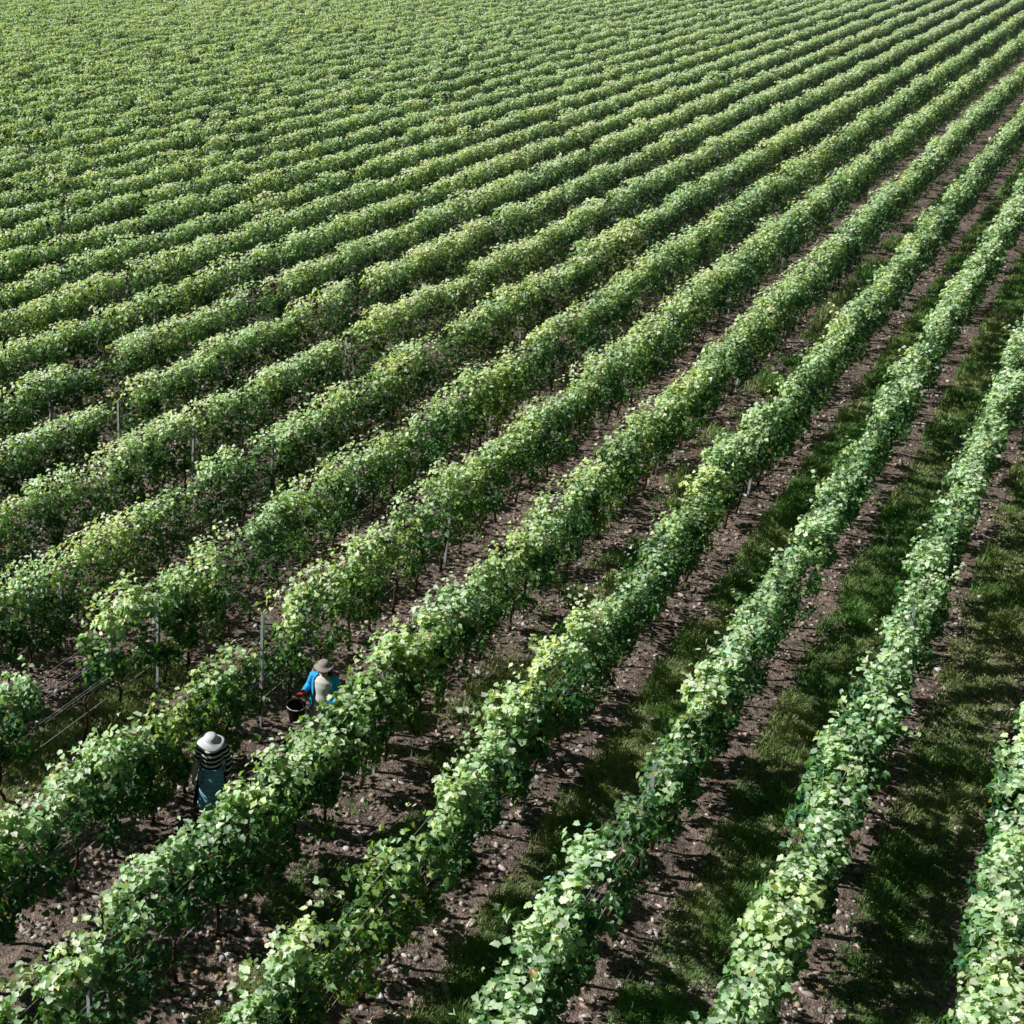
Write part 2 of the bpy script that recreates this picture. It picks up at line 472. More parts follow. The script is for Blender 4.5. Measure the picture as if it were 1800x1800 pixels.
# ------------------------------------------------------------------ leaf litter and prunings
def make_litter():
    n = 26000
    x = rng.uniform(-34, 7, n); y = 10+rng.random(n)**1.6*40
    ok, d = in_view(x, y)
    ph = (X0-x)/SP; near_row = np.abs(ph-np.round(ph))
    keep = ok & (rng.random(n) < np.where(near_row < .22, .8, .25)) & (vnoise(x, y, .7, 41) > -.25)
    x, y = x[keep], y[keep]; n = len(x)
    P = np.stack([x, y, height_at(x, y)+rng.uniform(.006, .03, n)], 1)
    N = norm(rng.normal(0, .35, (n, 3))+np.array([0, 0, 1.0]))
    S = rng.uniform(.03, .085, n)
    pal = np.array([(.30, .17, .10), (.22, .12, .075), (.42, .33, .12), (.36, .24, .16), (.16, .20, .07)])
    C = pal[rng.integers(0, 5, n)]*rng.uniform(.6, 1.2, (n, 1))
    V, Fc, Cc = leaf_mesh("", P, N, S, C, PLAIN, PLAIN_F, None, None)
    o = mesh_np("fallen_leaves", V, Fc, 3, M_GRASS, None, Cc)
    tag(o, "dry brown and yellow leaves fallen along the rows", "leaves", kind="stuff")
    n = 5200
    x = rng.uniform(-30, 6, n); y = 11+rng.random(n)**1.6*30
    ok, d = in_view(x, y); x, y = x[ok], y[ok]; n = len(x)
    L = rng.uniform(.08, .32, n); th = rng.uniform(0, 6.28, n); rr = rng.uniform(.003, .007, n)
    a = np.stack([x-np.cos(th)*L/2, y-np.sin(th)*L/2, height_at(x, y)+rng.uniform(.0, .05, n)], 1)
    b = np.stack([x+np.cos(th)*L/2, y+np.sin(th)*L/2, height_at(x, y)+rng.uniform(.0, .06, n)], 1)
    s_ = np.stack([-np.sin(th), np.cos(th), th*0], 1)*rr[:, None]; u_ = np.array([0, 0, 1.0])*rr[:, None]*1.2
    V = np.stack([a+s_, a-s_, a+u_, b+s_*.6, b-s_*.6, b+u_*.6], 1).reshape(-1, 3)
    T = np.array([(0, 2, 5), (0, 5, 3), (2, 1, 4), (2, 4, 5), (1, 0, 3), (1, 3, 4)])
    Fc = (np.arange(n)[:, None, None]*6+T[None]).reshape(-1)
    c = np.array((.26, .19, .14))*rng.uniform(.5, 1.5, (n, 1))
    o = mesh_np("prunings", V, Fc, 3, M_STONE, None, np.repeat(c, 6, 0))
    tag(o, "thin woody prunings and twigs scattered on the soil", "twigs", kind="stuff")
make_litter()

# ------------------------------------------------------------------ grass
def make_grass():
    xs, ys_, hs, cs = [], [], [], []
    def strip(cx, hw, ya, yb, n, thr):
        x = cx+rng.normal(0, hw*.55, n); y = ya+(yb-ya)*rng.random(n)**1.45
        x = np.where(np.abs(x-cx) > hw, cx+rng.uniform(-hw, hw, n), x)
        nz = vnoise(x, y, .55, 31)*.6+vnoise(x, y, 1.7, 32)*.5+vnoise(x, y, .22, 35)*.3
        ok, d = in_view(x, y, 90)
        keep = ok & (nz > thr-.35*rng.random(n)+.5*(np.abs(x-cx)/hw)**3-.2)
        x, y, nz, d = x[keep], y[keep], nz[keep], d[keep]
        xs.append(x); ys_.append(y)
        hs.append((.09+.30*np.clip(nz+.25, 0, 1))*rng.uniform(.6, 1.3, len(x)))
        dry = vnoise(x, y, 1.3, 33)+rng.normal(0, .35, len(x))
        g = np.array((.13, .40, .055)); s = np.array((.70, .70, .38))
        u = np.clip(dry*.6+.3, 0, 1)[:, None]
        cs.append((g+(s-g)*u)*rng.uniform(.7, 1.25, (len(x), 1)))
    for k, hw, n, thr in ((0, .62, 90000, -.5), (1, .60, 90000, -.45), (2, .55, 80000, -.35), (3, .50, 60000, -.1), (-1, .6, 30000, -.3)):
        c = row_x(k)-SP/2+(.12 if k == 3 else 0.10)
        strip(c, hw, 10, 70, n, thr)
        strip(c, hw, 60, 150, n//4, thr)
    strip(row_x(4)+.55, .42, 12, 60, 14000, .3)
    strip(row_x(4)-SP/2+.2, .5, 12, 60, 9000, .55)
    strip(row_x(6)-.2, .75, 11, 16.5, 7000, -.1)
    x = np.concatenate(xs); y = np.concatenate(ys_); h = np.concatenate(hs); c = np.concatenate(cs)
    n = len(x); d = np.hypot(np.hypot(x, y), H)
    wd = .0045*np.maximum(1, (d/20)**1.0)*rng.uniform(.7, 1.4, n)
    h = h*np.maximum(1, (d/40)**.3)
    th = rng.uniform(0, 6.28, n); dx, dy = np.cos(th), np.sin(th)
    lean = rng.uniform(.1, .9, n)*h
    z0 = height_at(x, y)-.01
    B = np.stack([x, y, z0], 1); D = np.stack([dx, dy, dx*0], 1); S = np.stack([-dy, dx, dx*0], 1)*wd[:, None]
    Z = np.array([0, 0, 1.0])
    m1 = B+D*(lean*.3)[:, None]+Z*(h*.55)[:, None]
    tip = B+D*lean[:, None]+Z*(h*rng.uniform(.6, .98, n))[:, None]
    V = np.stack([B-S, B+S, m1+S*.8, m1-S*.8, tip], 1).reshape(-1, 3)
    Fc = (np.arange(n)[:, None, None]*5+np.array([(0, 1, 2), (0, 2, 3), (3, 2, 4)])[None]).reshape(-1)
    o = mesh_np("grass", V, Fc, 3, M_GRASS, None, np.repeat(c, 5, 0))
    tag(o, "tufted green and straw coloured grass growing in strips between the vine rows", "grass", kind="stuff")
make_grass()

# ------------------------------------------------------------------ vine rows
ORD = ["", "first", "second", "third", "fourth", "fifth", "sixth", "seventh", "eighth", "ninth", "tenth"]
def ordinal(n):
    ones = ["", "first", "second", "third", "fourth", "fifth", "sixth", "seventh", "eighth", "ninth", "tenth", "eleventh", "twelfth",
            "thirteenth", "fourteenth", "fifteenth", "sixteenth", "seventeenth", "eighteenth", "nineteenth"]
    tens = {20: "twent", 30: "thirt", 40: "fort", 50: "fift", 60: "sixt", 70: "sevent"}
    if n < 20: return ones[n]
    t = n//10*10
    return tens[t]+"ieth" if n == t else tens[t]+"y-"+ones[n-t]
ROW_LABEL = {
    0: "pale green vine row cut off by the lower right corner of the picture",
    1: "leafy vine row with grass strips on both sides, beside the corner one",
    2: "leafy vine row with grass on both sides, second in front of the pickers' row",
    3: "leafy vine row with a low broken clump near its lower end, grass on one side",
    4: "leafy vine row directly in front of the two grape pickers, hiding their legs",
    5: "vine row directly behind the two grape pickers, its tall metal post standing bare",
    6: "vine row with a wide gap showing its bare wires, second row behind the pickers",
}
M_BARK = simple("vine bark", (.085, .055, .040), .95, 0, .1, .4, 60, .6)
M_STEEL = simple("galvanised steel", (.60, .66, .72), .40, .45, .5, .15, 25)
M_WIRE = simple("trellis wire", (.62, .63, .64), .4, .2, .5, .1, 20)

def trunk_mesh(seed):
    r = np.random.default_rng(seed); bm = bmesh.new()
    pts = [(0, 0, -.06)]; x = y = 0.0
    for z in (.12, .28, .44, .6, .72):
        x += r.normal(0, .02); y += r.normal(0, .03); pts.append((x, y, z))
    tube(bm, pts, [.034, .027, .024, .023, .026, .02], 7)
    for s in (-1, 1):
        tube(bm, [pts[-2], (x, y+s*.12, .68+r.uniform(-.02, .03)), (x, y+s*.4, .72)], [.017, .013, .008], 5)
    return finish(bm, "trunk", M_BARK, link=False)
TRUNKS = [trunk_mesh(s) for s in range(6)]

def post_mesh(h=2.02):
    bm = bmesh.new()
    # open channel profile with lipped edges
    prof = [(-.022, -.026), (.022, -.026), (.022, -.014), (.018, -.014), (.018, -.022), (-.018, -.022), (-.018, .022),
            (.018, .022), (.018, .014), (.022, .014), (.022, .026), (-.022, .026)]
    a = [bm.verts.new((p[0], p[1], -.15)) for p in prof]; b = [bm.verts.new((p[0], p[1], h)) for p in prof]
    m = len(prof)
    for i in range(m): bm.faces.new((a[i], a[(i+1) % m], b[(i+1) % m], b[i]))
    bm.faces.new(b); bm.faces.new(a[::-1])
    # wire hooks along the open side
    for z in np.arange(.5, h-.05, .22):
        for s in (-1, 1):
            bmesh.ops.create_cube(bm, size=1, matrix=Matrix.Translation((.026, s*.020, z)) @ Matrix.Diagonal((.012, .008, .03, 1)))
    return finish(bm, "post", M_STEEL, smooth=False, link=False)
POST = post_mesh(); POST_SHORT = post_mesh(1.74)

POST_SP = 6.86
def row_posts(k, y0, y1):
    ph = 15.62+.03*(k-3)
    n0 = math.ceil((y0-ph)/POST_SP)
    return [ph+POST_SP*i+(.0) for i in range(n0, 60) if ph+POST_SP*i < y1]

for k, y0, y1 in ROWS:
    x = row_x(k)
    lab = ROW_LABEL.get(k) or f"hedge-like vine row, {ordinal(k-4)} row behind the two grape pickers"
    t = thing("vine_row", lab, "vine row", (x, y0, 0), 0, "trellised vine rows")
    yv, dens = make_foliage(k, y0, y1, t)
    if k <= 11:
        cnt = 0
        for i, yy in enumerate(yv):
            d = math.hypot(math.hypot(x, yy), H)
            if d > 52 or cnt >= 60: continue
            if any(kk == k and f < .05 and ya < yy < yb for kk, ya, yb, f, h in GAPS_Y): continue
            o = obj("trunk", TRUNKS[(i*7+k) % 6], t)
            o.location = (rng.normal(0, .02), yy-y0, float(height_at(x, yy)))
            o.rotation_euler = (rng.normal(0, .06), rng.normal(0, .06), 0)
            cnt += 1
    ps = [p for p in row_posts(k, y0, y1) if math.hypot(x, p) < 85]
    if ps and k <= 24:
        if k == 5: lab2 = "metal posts and wires behind the grape pickers, one tall post bare of leaves"
        elif k == 4: lab2 = "metal posts and wires inside the vine row in front of the grape pickers"
        elif k == 6: lab2 = "metal posts and bare wires crossing the wide gap in a vine row"
        elif k < 4: lab2 = {3: "metal posts and wires inside the vine row with the low broken clump",
                            2: "metal posts and wires in the grassy vine row second in front of the pickers' row",
                            1: "metal posts and wires in the grassy vine row next to the corner one",
                            0: "metal posts and wires in the vine row cut off by the lower right corner"}[k]
        else: lab2 = f"metal posts and wires inside the {ordinal(k-4)} vine row behind the grape pickers"
        tr = thing("trellis", lab2, "trellis", (x, y0, 0), 0, "wire trellises of the vine rows")
        for p in ps:
            o = obj("post", POST if (k == 5 and 14 < p < 17) or (k > 4 and (k*7+int(p)) % 11 == 0) else POST_SHORT, tr); o.location = (.0, p-y0, float(height_at(x, p)))
            o.rotation_euler = (rng.normal(0, .012), rng.normal(0, .012), rng.normal(0, .1))
        if k <= 10:
            ye = min(y1, 60)
            for z, dx in ((.56, 0), (.93, -.035), (.95, .035), (1.32, -.035), (1.34, .035), (1.72, 0)):
                bm = bmesh.new()
                pts = []
                allp = [y0]+[p for p in ps if p < ye]+[ye]
                for a, b in zip(allp, allp[1:]):
                    pts += [(dx, a-y0, z), (dx, (a+b)/2-y0, z-.012)]
                pts.append((dx, ye-y0, z))
                tube(bm, pts, .0029 if z > .6 else .005, 5)
                finish(bm, "wire", M_WIRE, tr)


# ------------------------------------------------------------------ people
M_SKIN = simple("skin", (.55, .33, .25), .55, 0, .35, .06, 20)
M_BLACK = simple("black cloth", (.012, .012, .014), .9, 0, .2, .3, 60, .3)
M_HAIR = simple("dark hair", (.018, .013, .012), .5, 0, .4, .4, 90, .4)
M_HATW = simple("white sun hat cloth", (.66, .69, .75), .9, 0, .2, .05, 40, .2)
M_HATT = simple("beige bucket hat cloth", (.33, .29, .28), .9, 0, .2, .08, 40, .2)
M_WHITE = simple("white cotton", (.80, .80, .79), .9, 0, .2, .04, 30, .3)
M_TROUS = simple("off white trousers", (.70, .67, .65), .9, 0, .2, .06, 30, .3)
M_BLUE = simple("bright blue jacket", (.035, .42, .88), .65, 0, .35, .15, 25, .3)
M_RED = simple("red work glove", (.55, .05, .07), .8, 0, .3, .2, 40, .3)
M_GREY = simple("light grey glove", (.55, .56, .55), .85, 0, .2, .12, 40, .3)
M_SHOE = simple("dark shoe leather", (.03, .025, .02), .6, 0, .4, .3, 40)
M_EYE = simple("dark eye", (.02, .015, .012), .3, 0, .5, .1, 20)
M_LIP = simple("lips", (.42, .16, .14), .5, 0, .4, .05, 20)
M_BUCK = simple("black bucket plastic", (.012, .012, .013), .45, 0, .5, .2, 20)
M_RIM = simple("pale bucket rim", (.62, .62, .60), .5, 0, .4, .08, 20)

def stripe_material():
    m, n, out = mat("black and white striped jersey")
    p = node(n, "ShaderNodeBsdfPrincipled", inp={'Roughness': .9, 'Specular IOR Level': .2})
    tc = node(n, "ShaderNodeTexCoord"); sp = node(n, "ShaderNodeSeparateXYZ")
    n.links.new(tc.outputs['Object'], sp.inputs[0])
    sq = node(n, "ShaderNodeMath", operation='MULTIPLY'); n.links.new(sp.outputs[0], sq.inputs[0]); n.links.new(sp.outputs[0], sq.inputs[1])
    sg = node(n, "ShaderNodeMath", operation='MULTIPLY_ADD', inp={1: -1.2}); n.links.new(sq.outputs[0], sg.inputs[0]); n.links.new(sp.outputs[2], sg.inputs[2])
    ad = node(n, "ShaderNodeMath", operation='MULTIPLY_ADD', inp={1: -.10}); n.links.new(sp.outputs[0], ad.inputs[0]); n.links.new(sg.outputs[0], ad.inputs[2])
    dv = node(n, "ShaderNodeMath", operation='DIVIDE', inp={1: .082}); n.links.new(ad.outputs[0], dv.inputs[0])
    fr = node(n, "ShaderNodeMath", operation='FRACT'); n.links.new(dv.outputs[0], fr.inputs[0])
    r = node(n, "ShaderNodeValToRGB"); r.color_ramp.interpolation = 'CONSTANT'
    r.color_ramp.elements[0].color = (.012, .012, .016, 1)
    r.color_ramp.elements[1].position = .60; r.color_ramp.elements[1].color = (.78, .78, .79, 1)
    n.links.new(fr.outputs[0], r.inputs[0]); n.links.new(r.outputs[0], p.inputs['Base Color']); n.links.new(p.outputs[0], out.inputs[0])
    return m
M_STRIPE = stripe_material()

def apron_material():
    m, n, out = mat("blue woven apron")
    p = node(n, "ShaderNodeBsdfPrincipled", inp={'Roughness': .85, 'Specular IOR Level': .2})
    tc = node(n, "ShaderNodeTexCoord"); mp = node(n, "ShaderNodeMapping", inp={'Scale': (12, 12, 75)})
    nz = node(n, "ShaderNodeTexNoise", inp={'Scale': 1.0, 'Detail': 4})
    n.links.new(tc.outputs['Object'], mp.inputs[0]); n.links.new(mp.outputs[0], nz.inputs['Vector'])
    r = node(n, "ShaderNodeValToRGB")
    r.color_ramp.elements[0].position = .35; r.color_ramp.elements[0].color = (.07, .33, .54, 1)
    r.color_ramp.elements[1].position = .7; r.color_ramp.elements[1].color = (.38, .64, .80, 1)
    n.links.new(nz.outputs[0], r.inputs[0]); n.links.new(r.outputs[0], p.inputs['Base Color']); n.links.new(p.outputs[0], out.inputs[0])
    return m
M_APRON = apron_material()

def ellipsoid(bm, c, r, rot=None, seg=18):
    M = Matrix.Translation(c)
    if rot is not None: M = M @ rot
    bmesh.ops.create_uvsphere(bm, u_segments=seg, v_segments=seg*2//3, radius=1, matrix=M @ Matrix.Diagonal((*r, 1)))

def hand(bm, wrist, d, n, curl=.6, grow=0.0, side=1):
    """palm, four unequal curled fingers and a thumb leaving the side of the palm; d = hand direction, n = palm facing"""
    d = Vector(d).normalized(); n = (Vector(n)-d*Vector(n).dot(d)).normalized(); a = d.cross(n)*side
    w_ = Vector(wrist)
    rot = Matrix((a, d, n)).transposed().to_4x4()
    ellipsoid(bm, w_+d*.045, (.042+grow, .055+grow, .017+grow), rot, 14)
    for i, L in enumerate((.070, .080, .074, .056)):
        p0 = w_+d*.07+a*((i-1.5)*.0225)
        d1 = (d*math.cos(curl*.5)+n*math.sin(curl*.5)); d2 = (d*math.cos(curl*1.5)+n*math.sin(curl*1.5)); d3 = (d*math.cos(curl*2.4)+n*math.sin(curl*2.4))
        p1 = p0+d1*L*.5; p2 = p1+d2*L*.32; p3 = p2+d3*L*.25
        tube(bm, [p0, p1, p2, p3], [.0095+grow, .009+grow, .0082+grow, .0065+grow], 7)
    t0 = w_+d*.025-a*.034
    tube(bm, [t0, t0+(d*.6-a*.7+n*.2).normalized()*.035, t0+(d*.6-a*.7+n*.2).normalized()*.035+(d*.8-a*.1+n*.5).normalized()*.03], [.013+grow, .011+grow, .008+grow], 7)

def head_pieces(bm, c, rot):
    """skull, jaw, nose, brow, ears; face looks along local -y"""
    T = lambda v: Vector(c)+rot @ Vector(v)
    r4 = rot.to_4x4()
    ellipsoid(bm, T((0, .012, .022)), (.076, .094, .095), r4)
    ellipsoid(bm, T((0, -.025, -.055)), (.058, .062, .062), r4)
    ellipsoid(bm, T((0, -.055, -.095)), (.028, .028, .022), r4)
    tube(bm, [T((0, -.075, .022)), T((0, -.104, -.022)), T((0, -.085, -.034))], [.009, .015, .009], 8)
    for s in (-1, 1):
        ellipsoid(bm, T((s*.077, .012, -.008)), (.010, .020, .032), r4, 10)
        ellipsoid(bm, T((s*.040, -.062, -.022)), (.024, .020, .022), r4, 10)
    ellipsoid(bm, T((0, -.074, .040)), (.052, .016, .012), r4, 12)

def face_parts(c, rot, parent):
    T = lambda v: Vector(c)+rot @ Vector(v)
    for s in (-1, 1):
        b = bmesh.new(); ellipsoid(b, T((s*.031, -.083, .012)), (.013, .008, .007), rot.to_4x4(), 10)
        finish(b, "eye", M_EYE, parent)
    b = bmesh.new(); ellipsoid(b, T((0, -.086, -.060)), (.023, .008, .008), rot.to_4x4(), 12)
    finish(b, "mouth", M_LIP, parent)

def facing(px, py, z, turn):
    p = ground_at(px, py, z)
    f = np.array([-p[0], -p[1]]); f /= np.linalg.norm(f)
    r = RT[:2]
    f = f*math.cos(turn)-r*math.sin(turn)
    return p, math.atan2(f[0], -f[1])

def place_feet(p, rz, off):
    c, s = math.cos(rz), math.sin(rz)
    x = p[0]-(off[0]*c-off[1]*s); y = p[1]-(off[0]*s+off[1]*c)
    return (x, y, float(height_at(x, y)))

def hat_mesh(bm, c, rot, crown_r, crown_h, brim, wave, droop, seg=40):
    T = lambda v: Vector(c)+rot @ Vector(v)
    prof = [(.0, crown_h), (.35, crown_h*.98), (.62, crown_h*.91), (.84, crown_h*.74), (.96, crown_h*.48), (1.02, crown_h*.22), (1.10, .0)]
    rings = []
    for r_, z_ in prof[1:]:
        rings.append([bm.verts.new(T((crown_r*r_*math.cos(t), crown_r*1.12*r_*math.sin(t), z_))) for t in np.linspace(0, 2*math.pi, seg, endpoint=False)])
    for q in (.25, .5, .75, 1.0):
        ring = []
        for t in np.linspace(0, 2*math.pi, seg, endpoint=False):
            rr = crown_r*1.10+brim*q
            xs_ = 1+(.16 if brim > .1 else .05)*q
            z_ = -droop*q**1.4+wave*q*(math.sin(2*t+.6)+.6*math.sin(3*t+2.1))
            ring.append(bm.verts.new(T((rr*xs_*math.cos(t), (rr+crown_r*.1)*math.sin(t), z_))))
        rings.append(ring)
    top = bm.verts.new(T((0, 0, crown_h)))
    for j in range(seg): bm.faces.new((top, rings[0][j], rings[0][(j+1) % seg]))
    for a_, b_ in zip(rings, rings[1:]):
        for j in range(seg): bm.faces.new((a_[j], b_[j], b_[(j+1) % seg], a_[(j+1) % seg]))

def solid(o, th):
    m = o.modifiers.new("thick", 'SOLIDIFY'); m.thickness = th; m.offset = 0
    return o

TORSO = [(0, 0, .86, .155, .105), (0, 0, .95, .150, .105), (0, -.005, 1.06, .128, .095), (0, -.01, 1.18, .145, .108),
         (0, -.005, 1.28, .160, .105), (0, .005, 1.345, .140, .085), (0, .005, 1.385, .075, .065)]
def grown(rings, g): return [(c[0], c[1], c[2], c[3]+g, c[4]+g) for c in rings]

def body(parent, hc, hrot, arms, legs, voxel=.0065):
    bm = bmesh.new()
    loft(bm, TORSO)
    head_pieces(bm, hc, hrot)
    tube(bm, [(0, .01, 1.33), (hc[0]*.5, hc[1]*.35, 1.42), (hc[0], hc[1]*.8+.01, hc[2]-.03)], [.060, .052, .052], 14)
    for sgn, (sh, el, wr, hd, hn, curl) in arms.items():
        tube(bm, [(sh[0]*.55, sh[1], sh[2]), sh, ((sh[0]+el[0])/2, (sh[1]+el[1])/2, (sh[2]+el[2])/2), el,
                  ((el[0]+wr[0])/2, (el[1]+wr[1])/2, (el[2]+wr[2])/2), wr, tuple(Vector(wr)+Vector(hd).normalized()*.02)],
             [.050, .050, .045, .038, .037, .026, .024], 12)
        hand(bm, wr, hd, hn, curl, 0, sgn)
    for hip, kn, an in legs:
        tube(bm, [(hip[0], hip[1], hip[2]+.06), hip, ((hip[0]+kn[0])/2, (hip[1]+kn[1])/2, (hip[2]+kn[2])/2), kn,
                  (kn[0]*.6+an[0]*.4, kn[1]*.6+an[1]*.4+.012, kn[2]*.6+an[2]*.4), an, (an[0], an[1], .03)],
             [.082, .085, .072, .052, .050, .034, .034], 12)
        ellipsoid(bm, (an[0], an[1]-.07, .035), (.038, .105, .03))
    return blend(bm, "body", M_SKIN, parent, voxel, 2)

def shoes(legs, parent):
    for hip, kn, an in legs:
        bm = bmesh.new()
        ellipsoid(bm, (an[0], an[1]-.065, .04), (.047, .125, .042))
        tube(bm, [(an[0], an[1], .02), (an[0], an[1], .11)], [.05, .047], 12)
        blend(bm, "shoe", M_SHOE, parent, .012, 3)

# --- picker with the wide white hat
HC = (-.005, -.105, 1.475); HR = Matrix.Rotation(rad(14), 3, 'X') @ Matrix.Rotation(rad(4), 3, 'Y')
HH = Matrix.Rotation(rad(3), 3, 'X') @ Matrix.Rotation(rad(-5), 3, 'Y')
top = Vector(HC)+Vector((0, .0, .145))
p, rz = facing(371, 1284, top.z, rad(6))
A = thing("person", "person in wide white sun hat, striped black and white top and blue apron, looking down", "person",
          place_feet(p, rz, top), rz, "grape pickers")
legsA = [((-.085, 0, .86), (-.10, -.02, .47), (-.105, .02, .09)), ((.085, 0, .86), (.10, -.03, .47), (.11, .01, .09))]
armsA = {-1: ((-.165, .0, 1.315), (-.205, .03, 1.06), (-.235, -.13, .87), (-.10, -.45, -.9), (.9, -.1, .2), .55),
         1: ((.165, .0, 1.315), (.235, .04, 1.06), (.235, -.08, .83), (-.05, -.35, -.9), (-.9, -.2, 0), .5)}
body(A, HC, HR, armsA, legsA)
face_parts(HC, HR, A)
bm = bmesh.new()
loft(bm, [(0, 0, .955, .168, .125)]+grown(TORSO[2:5], .018)+[(0, .005, 1.335, .155, .10, .02), (0, .012, 1.36, .100, .082, .045)])
for s in (-1, 1):
    sh, el, wr = armsA[s][:3]
    tube(bm, [(sh[0]*.5, sh[1], sh[2]), sh, ((sh[0]+el[0])/2, (sh[1]+el[1])/2, (sh[2]+el[2])/2), el]+([] if s < 0 else [tuple(np.array(wr)*.85+np.array(el)*.15)]),
         [.06, .064, .056, .050]+([] if s < 0 else [.040]), 14)
blend(bm, "striped_top", M_STRIPE, A, .009, 3)
bm = bmesh.new()   # long pale glove covering the forearm
sh, el, wr, hd, hn, cu = armsA[-1]
tube(bm, [tuple(np.array(el)*.85+np.array(wr)*.15), tuple((np.array(el)+np.array(wr))/2), wr, tuple(Vector(wr)+Vector(hd).normalized()*.03)], [.055, .048, .036, .036], 14)
hand(bm, wr, hd, hn, cu, .004, -1)
blend(bm, "glove", M_GREY, A, .0065, 2)
bm = bmesh.new()
loft(bm, [(0, 0, .30, .255, .22), (0, 0, .45, .240, .205), (0, 0, .65, .215, .172), (0, 0, .85, .185, .140), (0, 0, .975, .160, .118)], 32)
for f_ in [f for f in bm.faces if len(f.verts) > 4 and f.calc_center_median().z < .4]: bm.faces.remove(f_)
solid(finish(bm, "skirt", M_BLACK, A), .008)
bm = bmesh.new()   # apron wrapped round the front
rows = []
for z in np.linspace(1.0, .40, 14):
    q = (1.0-z)/.6
    ex, ey = .185+.085*q, .142+.095*q
    rows.append([bm.verts.new((ex*math.sin(t)+.018, -ey*math.cos(t)-.006*math.sin(t*9+q*3)*q, z+.012*math.sin(t*3))) for t in np.linspace(-.85, .95, 22)])
for a_, b_ in zip(rows, rows[1:]):
    for j in range(21): bm.faces.new((a_[j], a_[j+1], b_[j+1], b_[j]))
ap = solid(finish(bm, "apron", M_APRON, A), .006)
bm = bmesh.new()
tube(bm, [(.185*math.sin(t), -.142*math.cos(t), 1.0) for t in np.linspace(0, 2*math.pi, 28)], .011, 6)
tube(bm, [(-.13, -.135, .99), (-.150, -.165, .90), (-.150, -.18, .78)], [.016, .018, .014], 6)
b_ = finish(bm, "apron_string", M_APRON, ap)
shoes(legsA, A)
bm = bmesh.new(); ellipsoid(bm, Vector(HC)+HR @ Vector((0, .03, .0)), (.083, .085, .095), HR.to_4x4())
ellipsoid(bm, Vector(HC)+HR @ Vector((0, .075, -.06)), (.055, .04, .07), HR.to_4x4())
blend(bm, "hair", M_HAIR, A, .010, 2)
bm = bmesh.new(); hat_mesh(bm, Vector(HC)+Vector((0, -.01, .025)), HH, .094, .090, .082, .024, .045)
solid(finish(bm, "sun_hat", M_HATW, A), .004)

# --- picker in the blue jacket
HC2 = (.0, -.045, 1.495); HR2 = Matrix.Rotation(rad(2), 3, 'X') @ Matrix.Rotation(rad(-6), 3, 'Y')
top2 = Vector(HC2)+HR2 @ Vector((0, 0, .135))
p, rz = facing(569, 1155, top2.z, rad(14))
B = thing("person", "person in open blue jacket, white shirt and beige hat, holding a black bucket", "person",
          place_feet(p, rz, top2), rz, "grape pickers")
legsB = [((-.085, 0, .86), (-.11, -.05, .47), (-.13, -.02, .09)), ((.085, 0, .86), (.10, .0, .47), (.12, .05, .09))]
armsB = {-1: ((-.165, .0, 1.325), (-.235, .02, 1.12), (-.285, -.16, 1.075), (-.55, -.75, -.18), (0, -.2, -1), .95),
         1: ((.165, .0, 1.325), (.235, .03, 1.08), (.20, -.16, .93), (-.15, -.8, -.3), (-.7, 0, -.6), .6)}
body(B, HC2, HR2, armsB, legsB)
face_parts(HC2, HR2, B)
bm = bmesh.new()
loft(bm, [(0, 0, .80, .172, .125), (0, 0, .92, .166, .122)]+grown(TORSO[2:5], .014)+[(0, .003, 1.345, .150, .094), (0, .010, 1.382, .085, .072)], 24)
blend(bm, "shirt", M_WHITE, B, .010, 3)
bm = bmesh.new()   # open jacket: sheet round the back and sides, open in front, plus sleeves
rows = []
for z, ex, ey in ((.78, .205, .155), (.90, .198, .150), (1.02, .182, .140), (1.14, .182, .138), (1.24, .188, .136), (1.31, .185, .122), (1.36, .150, .100), (1.395, .098, .085)):
    rows.append([bm.verts.new((ex*math.sin(t), -ey*math.cos(t), z)) for t in np.linspace(.80, 2*math.pi-.80, 34)])
for a_, b_ in zip(rows, rows[1:]):
    for j in range(33): bm.faces.new((a_[j], a_[j+1], b_[j+1], b_[j]))
jk = solid(finish(bm, "jacket", M_BLUE, B), .010)
for s in (-1, 1):
    sh, el, wr = armsB[s][:3]; bm = bmesh.new()
    tube(bm, [(sh[0]*.75, sh[1], sh[2]+.005), sh, ((sh[0]+el[0])/2, (sh[1]+el[1])/2, (sh[2]+el[2])/2), el, tuple(np.array(wr)*.8+np.array(el)*.2)],
         [.062, .068, .060, .056, .043], 14)
    blend(bm, "sleeve", M_BLUE, jk, .010, 3)
bm = bmesh.new()
sh, el, wr, hd, hn, cu = armsB[-1]
tube(bm, [tuple(np.array(wr)*.75+np.array(el)*.25), wr, tuple(Vector(wr)+Vector(hd).normalized()*.03)], [.036, .034, .036], 12)
hand(bm, wr, hd, hn, cu, .0045, -1)
blend(bm, "glove", M_RED, B, .0065, 2)
bm = bmesh.new()
loft(bm, [(0, 0, .80, .165, .12), (0, 0, .90, .162, .118), (0, 0, .99, .150, .112)])
for hip, kn, an in legsB:
    tube(bm, [(hip[0], hip[1], hip[2]+.02), hip, ((hip[0]+kn[0])/2, (hip[1]+kn[1])/2, (hip[2]+kn[2])/2), kn, (an[0], an[1]+.005, .10)], [.095, .098, .090, .078, .070], 14)
blend(bm, "trousers", M_TROUS, B, .011, 3)
shoes(legsB, B)
bm = bmesh.new()
T2 = lambda v: Vector(HC2)+HR2 @ Vector(v)
ellipsoid(bm, T2((.008, .035, .015)), (.088, .085, .095), HR2.to_4x4())
tube(bm, [T2((.05, .05, .0)), T2((.078, .035, -.08)), T2((.085, .03, -.17))], [.05, .052, .03], 12)
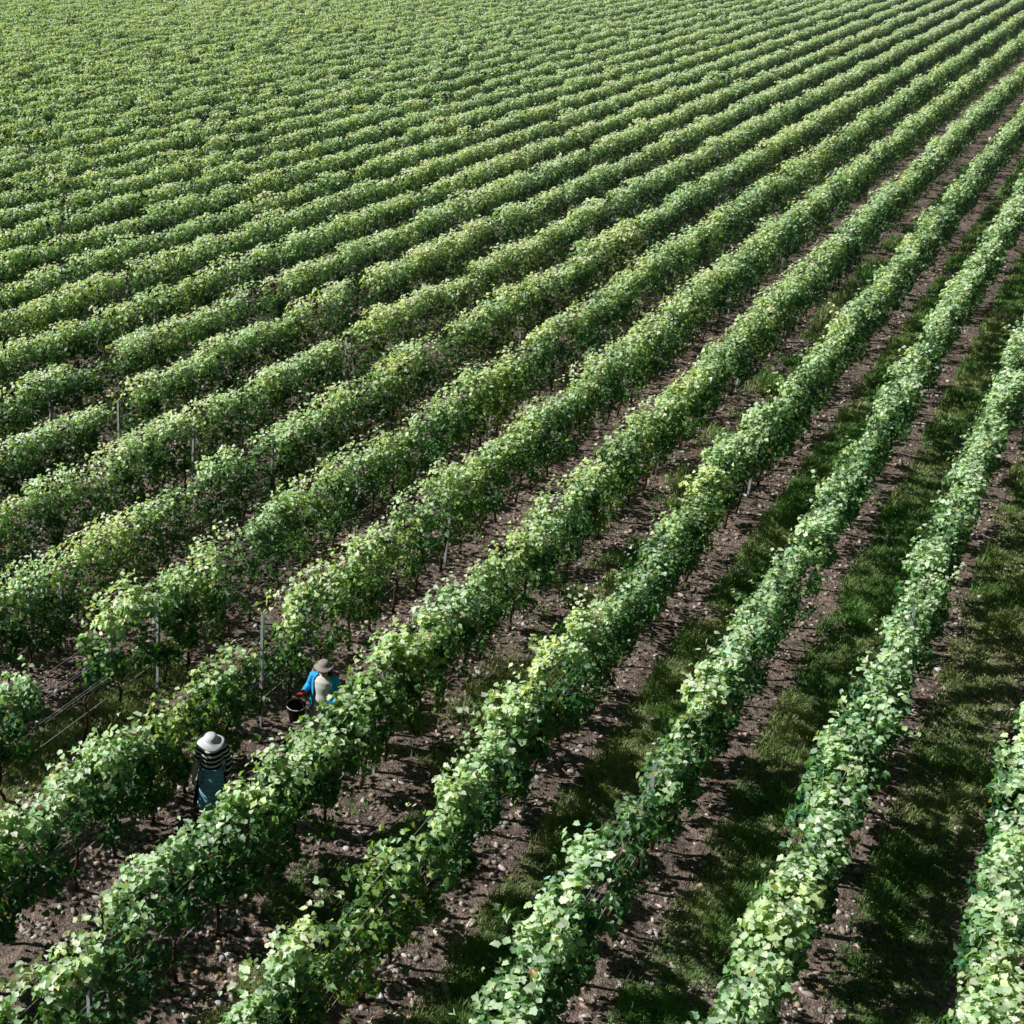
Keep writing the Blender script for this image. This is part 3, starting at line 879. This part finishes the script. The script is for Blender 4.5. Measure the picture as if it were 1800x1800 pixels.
tube(bm, [T2((-.04, .06, .0)), T2((-.03, .085, -.09)), T2((.0, .09, -.17))], [.05, .055, .035], 12)
blend(bm, "hair", M_HAIR, B, .010, 2)
bm = bmesh.new(); hat_mesh(bm, T2((0, .0, .060)), HR2, .086, .080, .052, .010, .026)
solid(finish(bm, "bucket_hat", M_HATT, B), .004)

# --- the black bucket hanging from the red glove
hv_ = Vector(wr)+Vector(hd).normalized()*.085+Vector((0, 0, -.022))
Mb = Matrix.Translation(B.location) @ Matrix.Rotation(rz, 4, 'Z')
hw = Mb @ hv_
drop = .12
bk = thing("bucket", "black picking bucket with pale rim hanging from a red glove", "bucket", (hw.x, hw.y, hw.z-drop-.30), rz+rad(20))
bk.rotation_euler = (rad(6), rad(-4), rz+rad(20))
bm = bmesh.new()
R_ = []
for r_, z_ in ((.0001, .012), (.105, .012), (.140, .29), (.147, .30), (.149, .30), (.149, .285), (.112, .0), (.0001, .0)):
    R_.append([bm.verts.new((r_*math.cos(t), r_*math.sin(t), z_)) for t in np.linspace(0, 2*math.pi, 32, endpoint=False)])
for a_, b_ in zip(R_, R_[1:]):
    for j in range(32): bm.faces.new((a_[j], a_[(j+1) % 32], b_[(j+1) % 32], b_[j]))
finish(bm, "pail", M_BUCK, bk)
bm = bmesh.new(); tube(bm, [(.150*math.cos(t), .150*math.sin(t), .297) for t in np.linspace(0, 2*math.pi, 40)], .0075, 8, False)
finish(bm, "rim", M_RIM, bk)
bm = bmesh.new(); tube(bm, [(.152*math.cos(t), 0, .285+(.12+.012)*math.sin(t)) for t in np.linspace(0, math.pi, 24)], .0035, 6)
finish(bm, "handle", M_WIRE, bk)

# ------------------------------------------------------------------ thin summer haze over the field
m_h, n_h, o_h = mat("thin haze")
vs = node(n_h, "ShaderNodeVolumeScatter", inp={'Color': (.93, .97, 1, 1), 'Density': .0004, 'Anisotropy': .1})
n_h.links.new(vs.outputs[0], o_h.inputs['Volume'])
bm = bmesh.new(); bmesh.ops.create_cube(bm, size=1, matrix=Matrix.Translation((-60, 196, 6.5)) @ Matrix.Diagonal((460, 340, 15, 1)))
hz = finish(bm, "haze", m_h, smooth=False)
tag(hz, "thin pale haze lying over the vineyard", kind="structure")
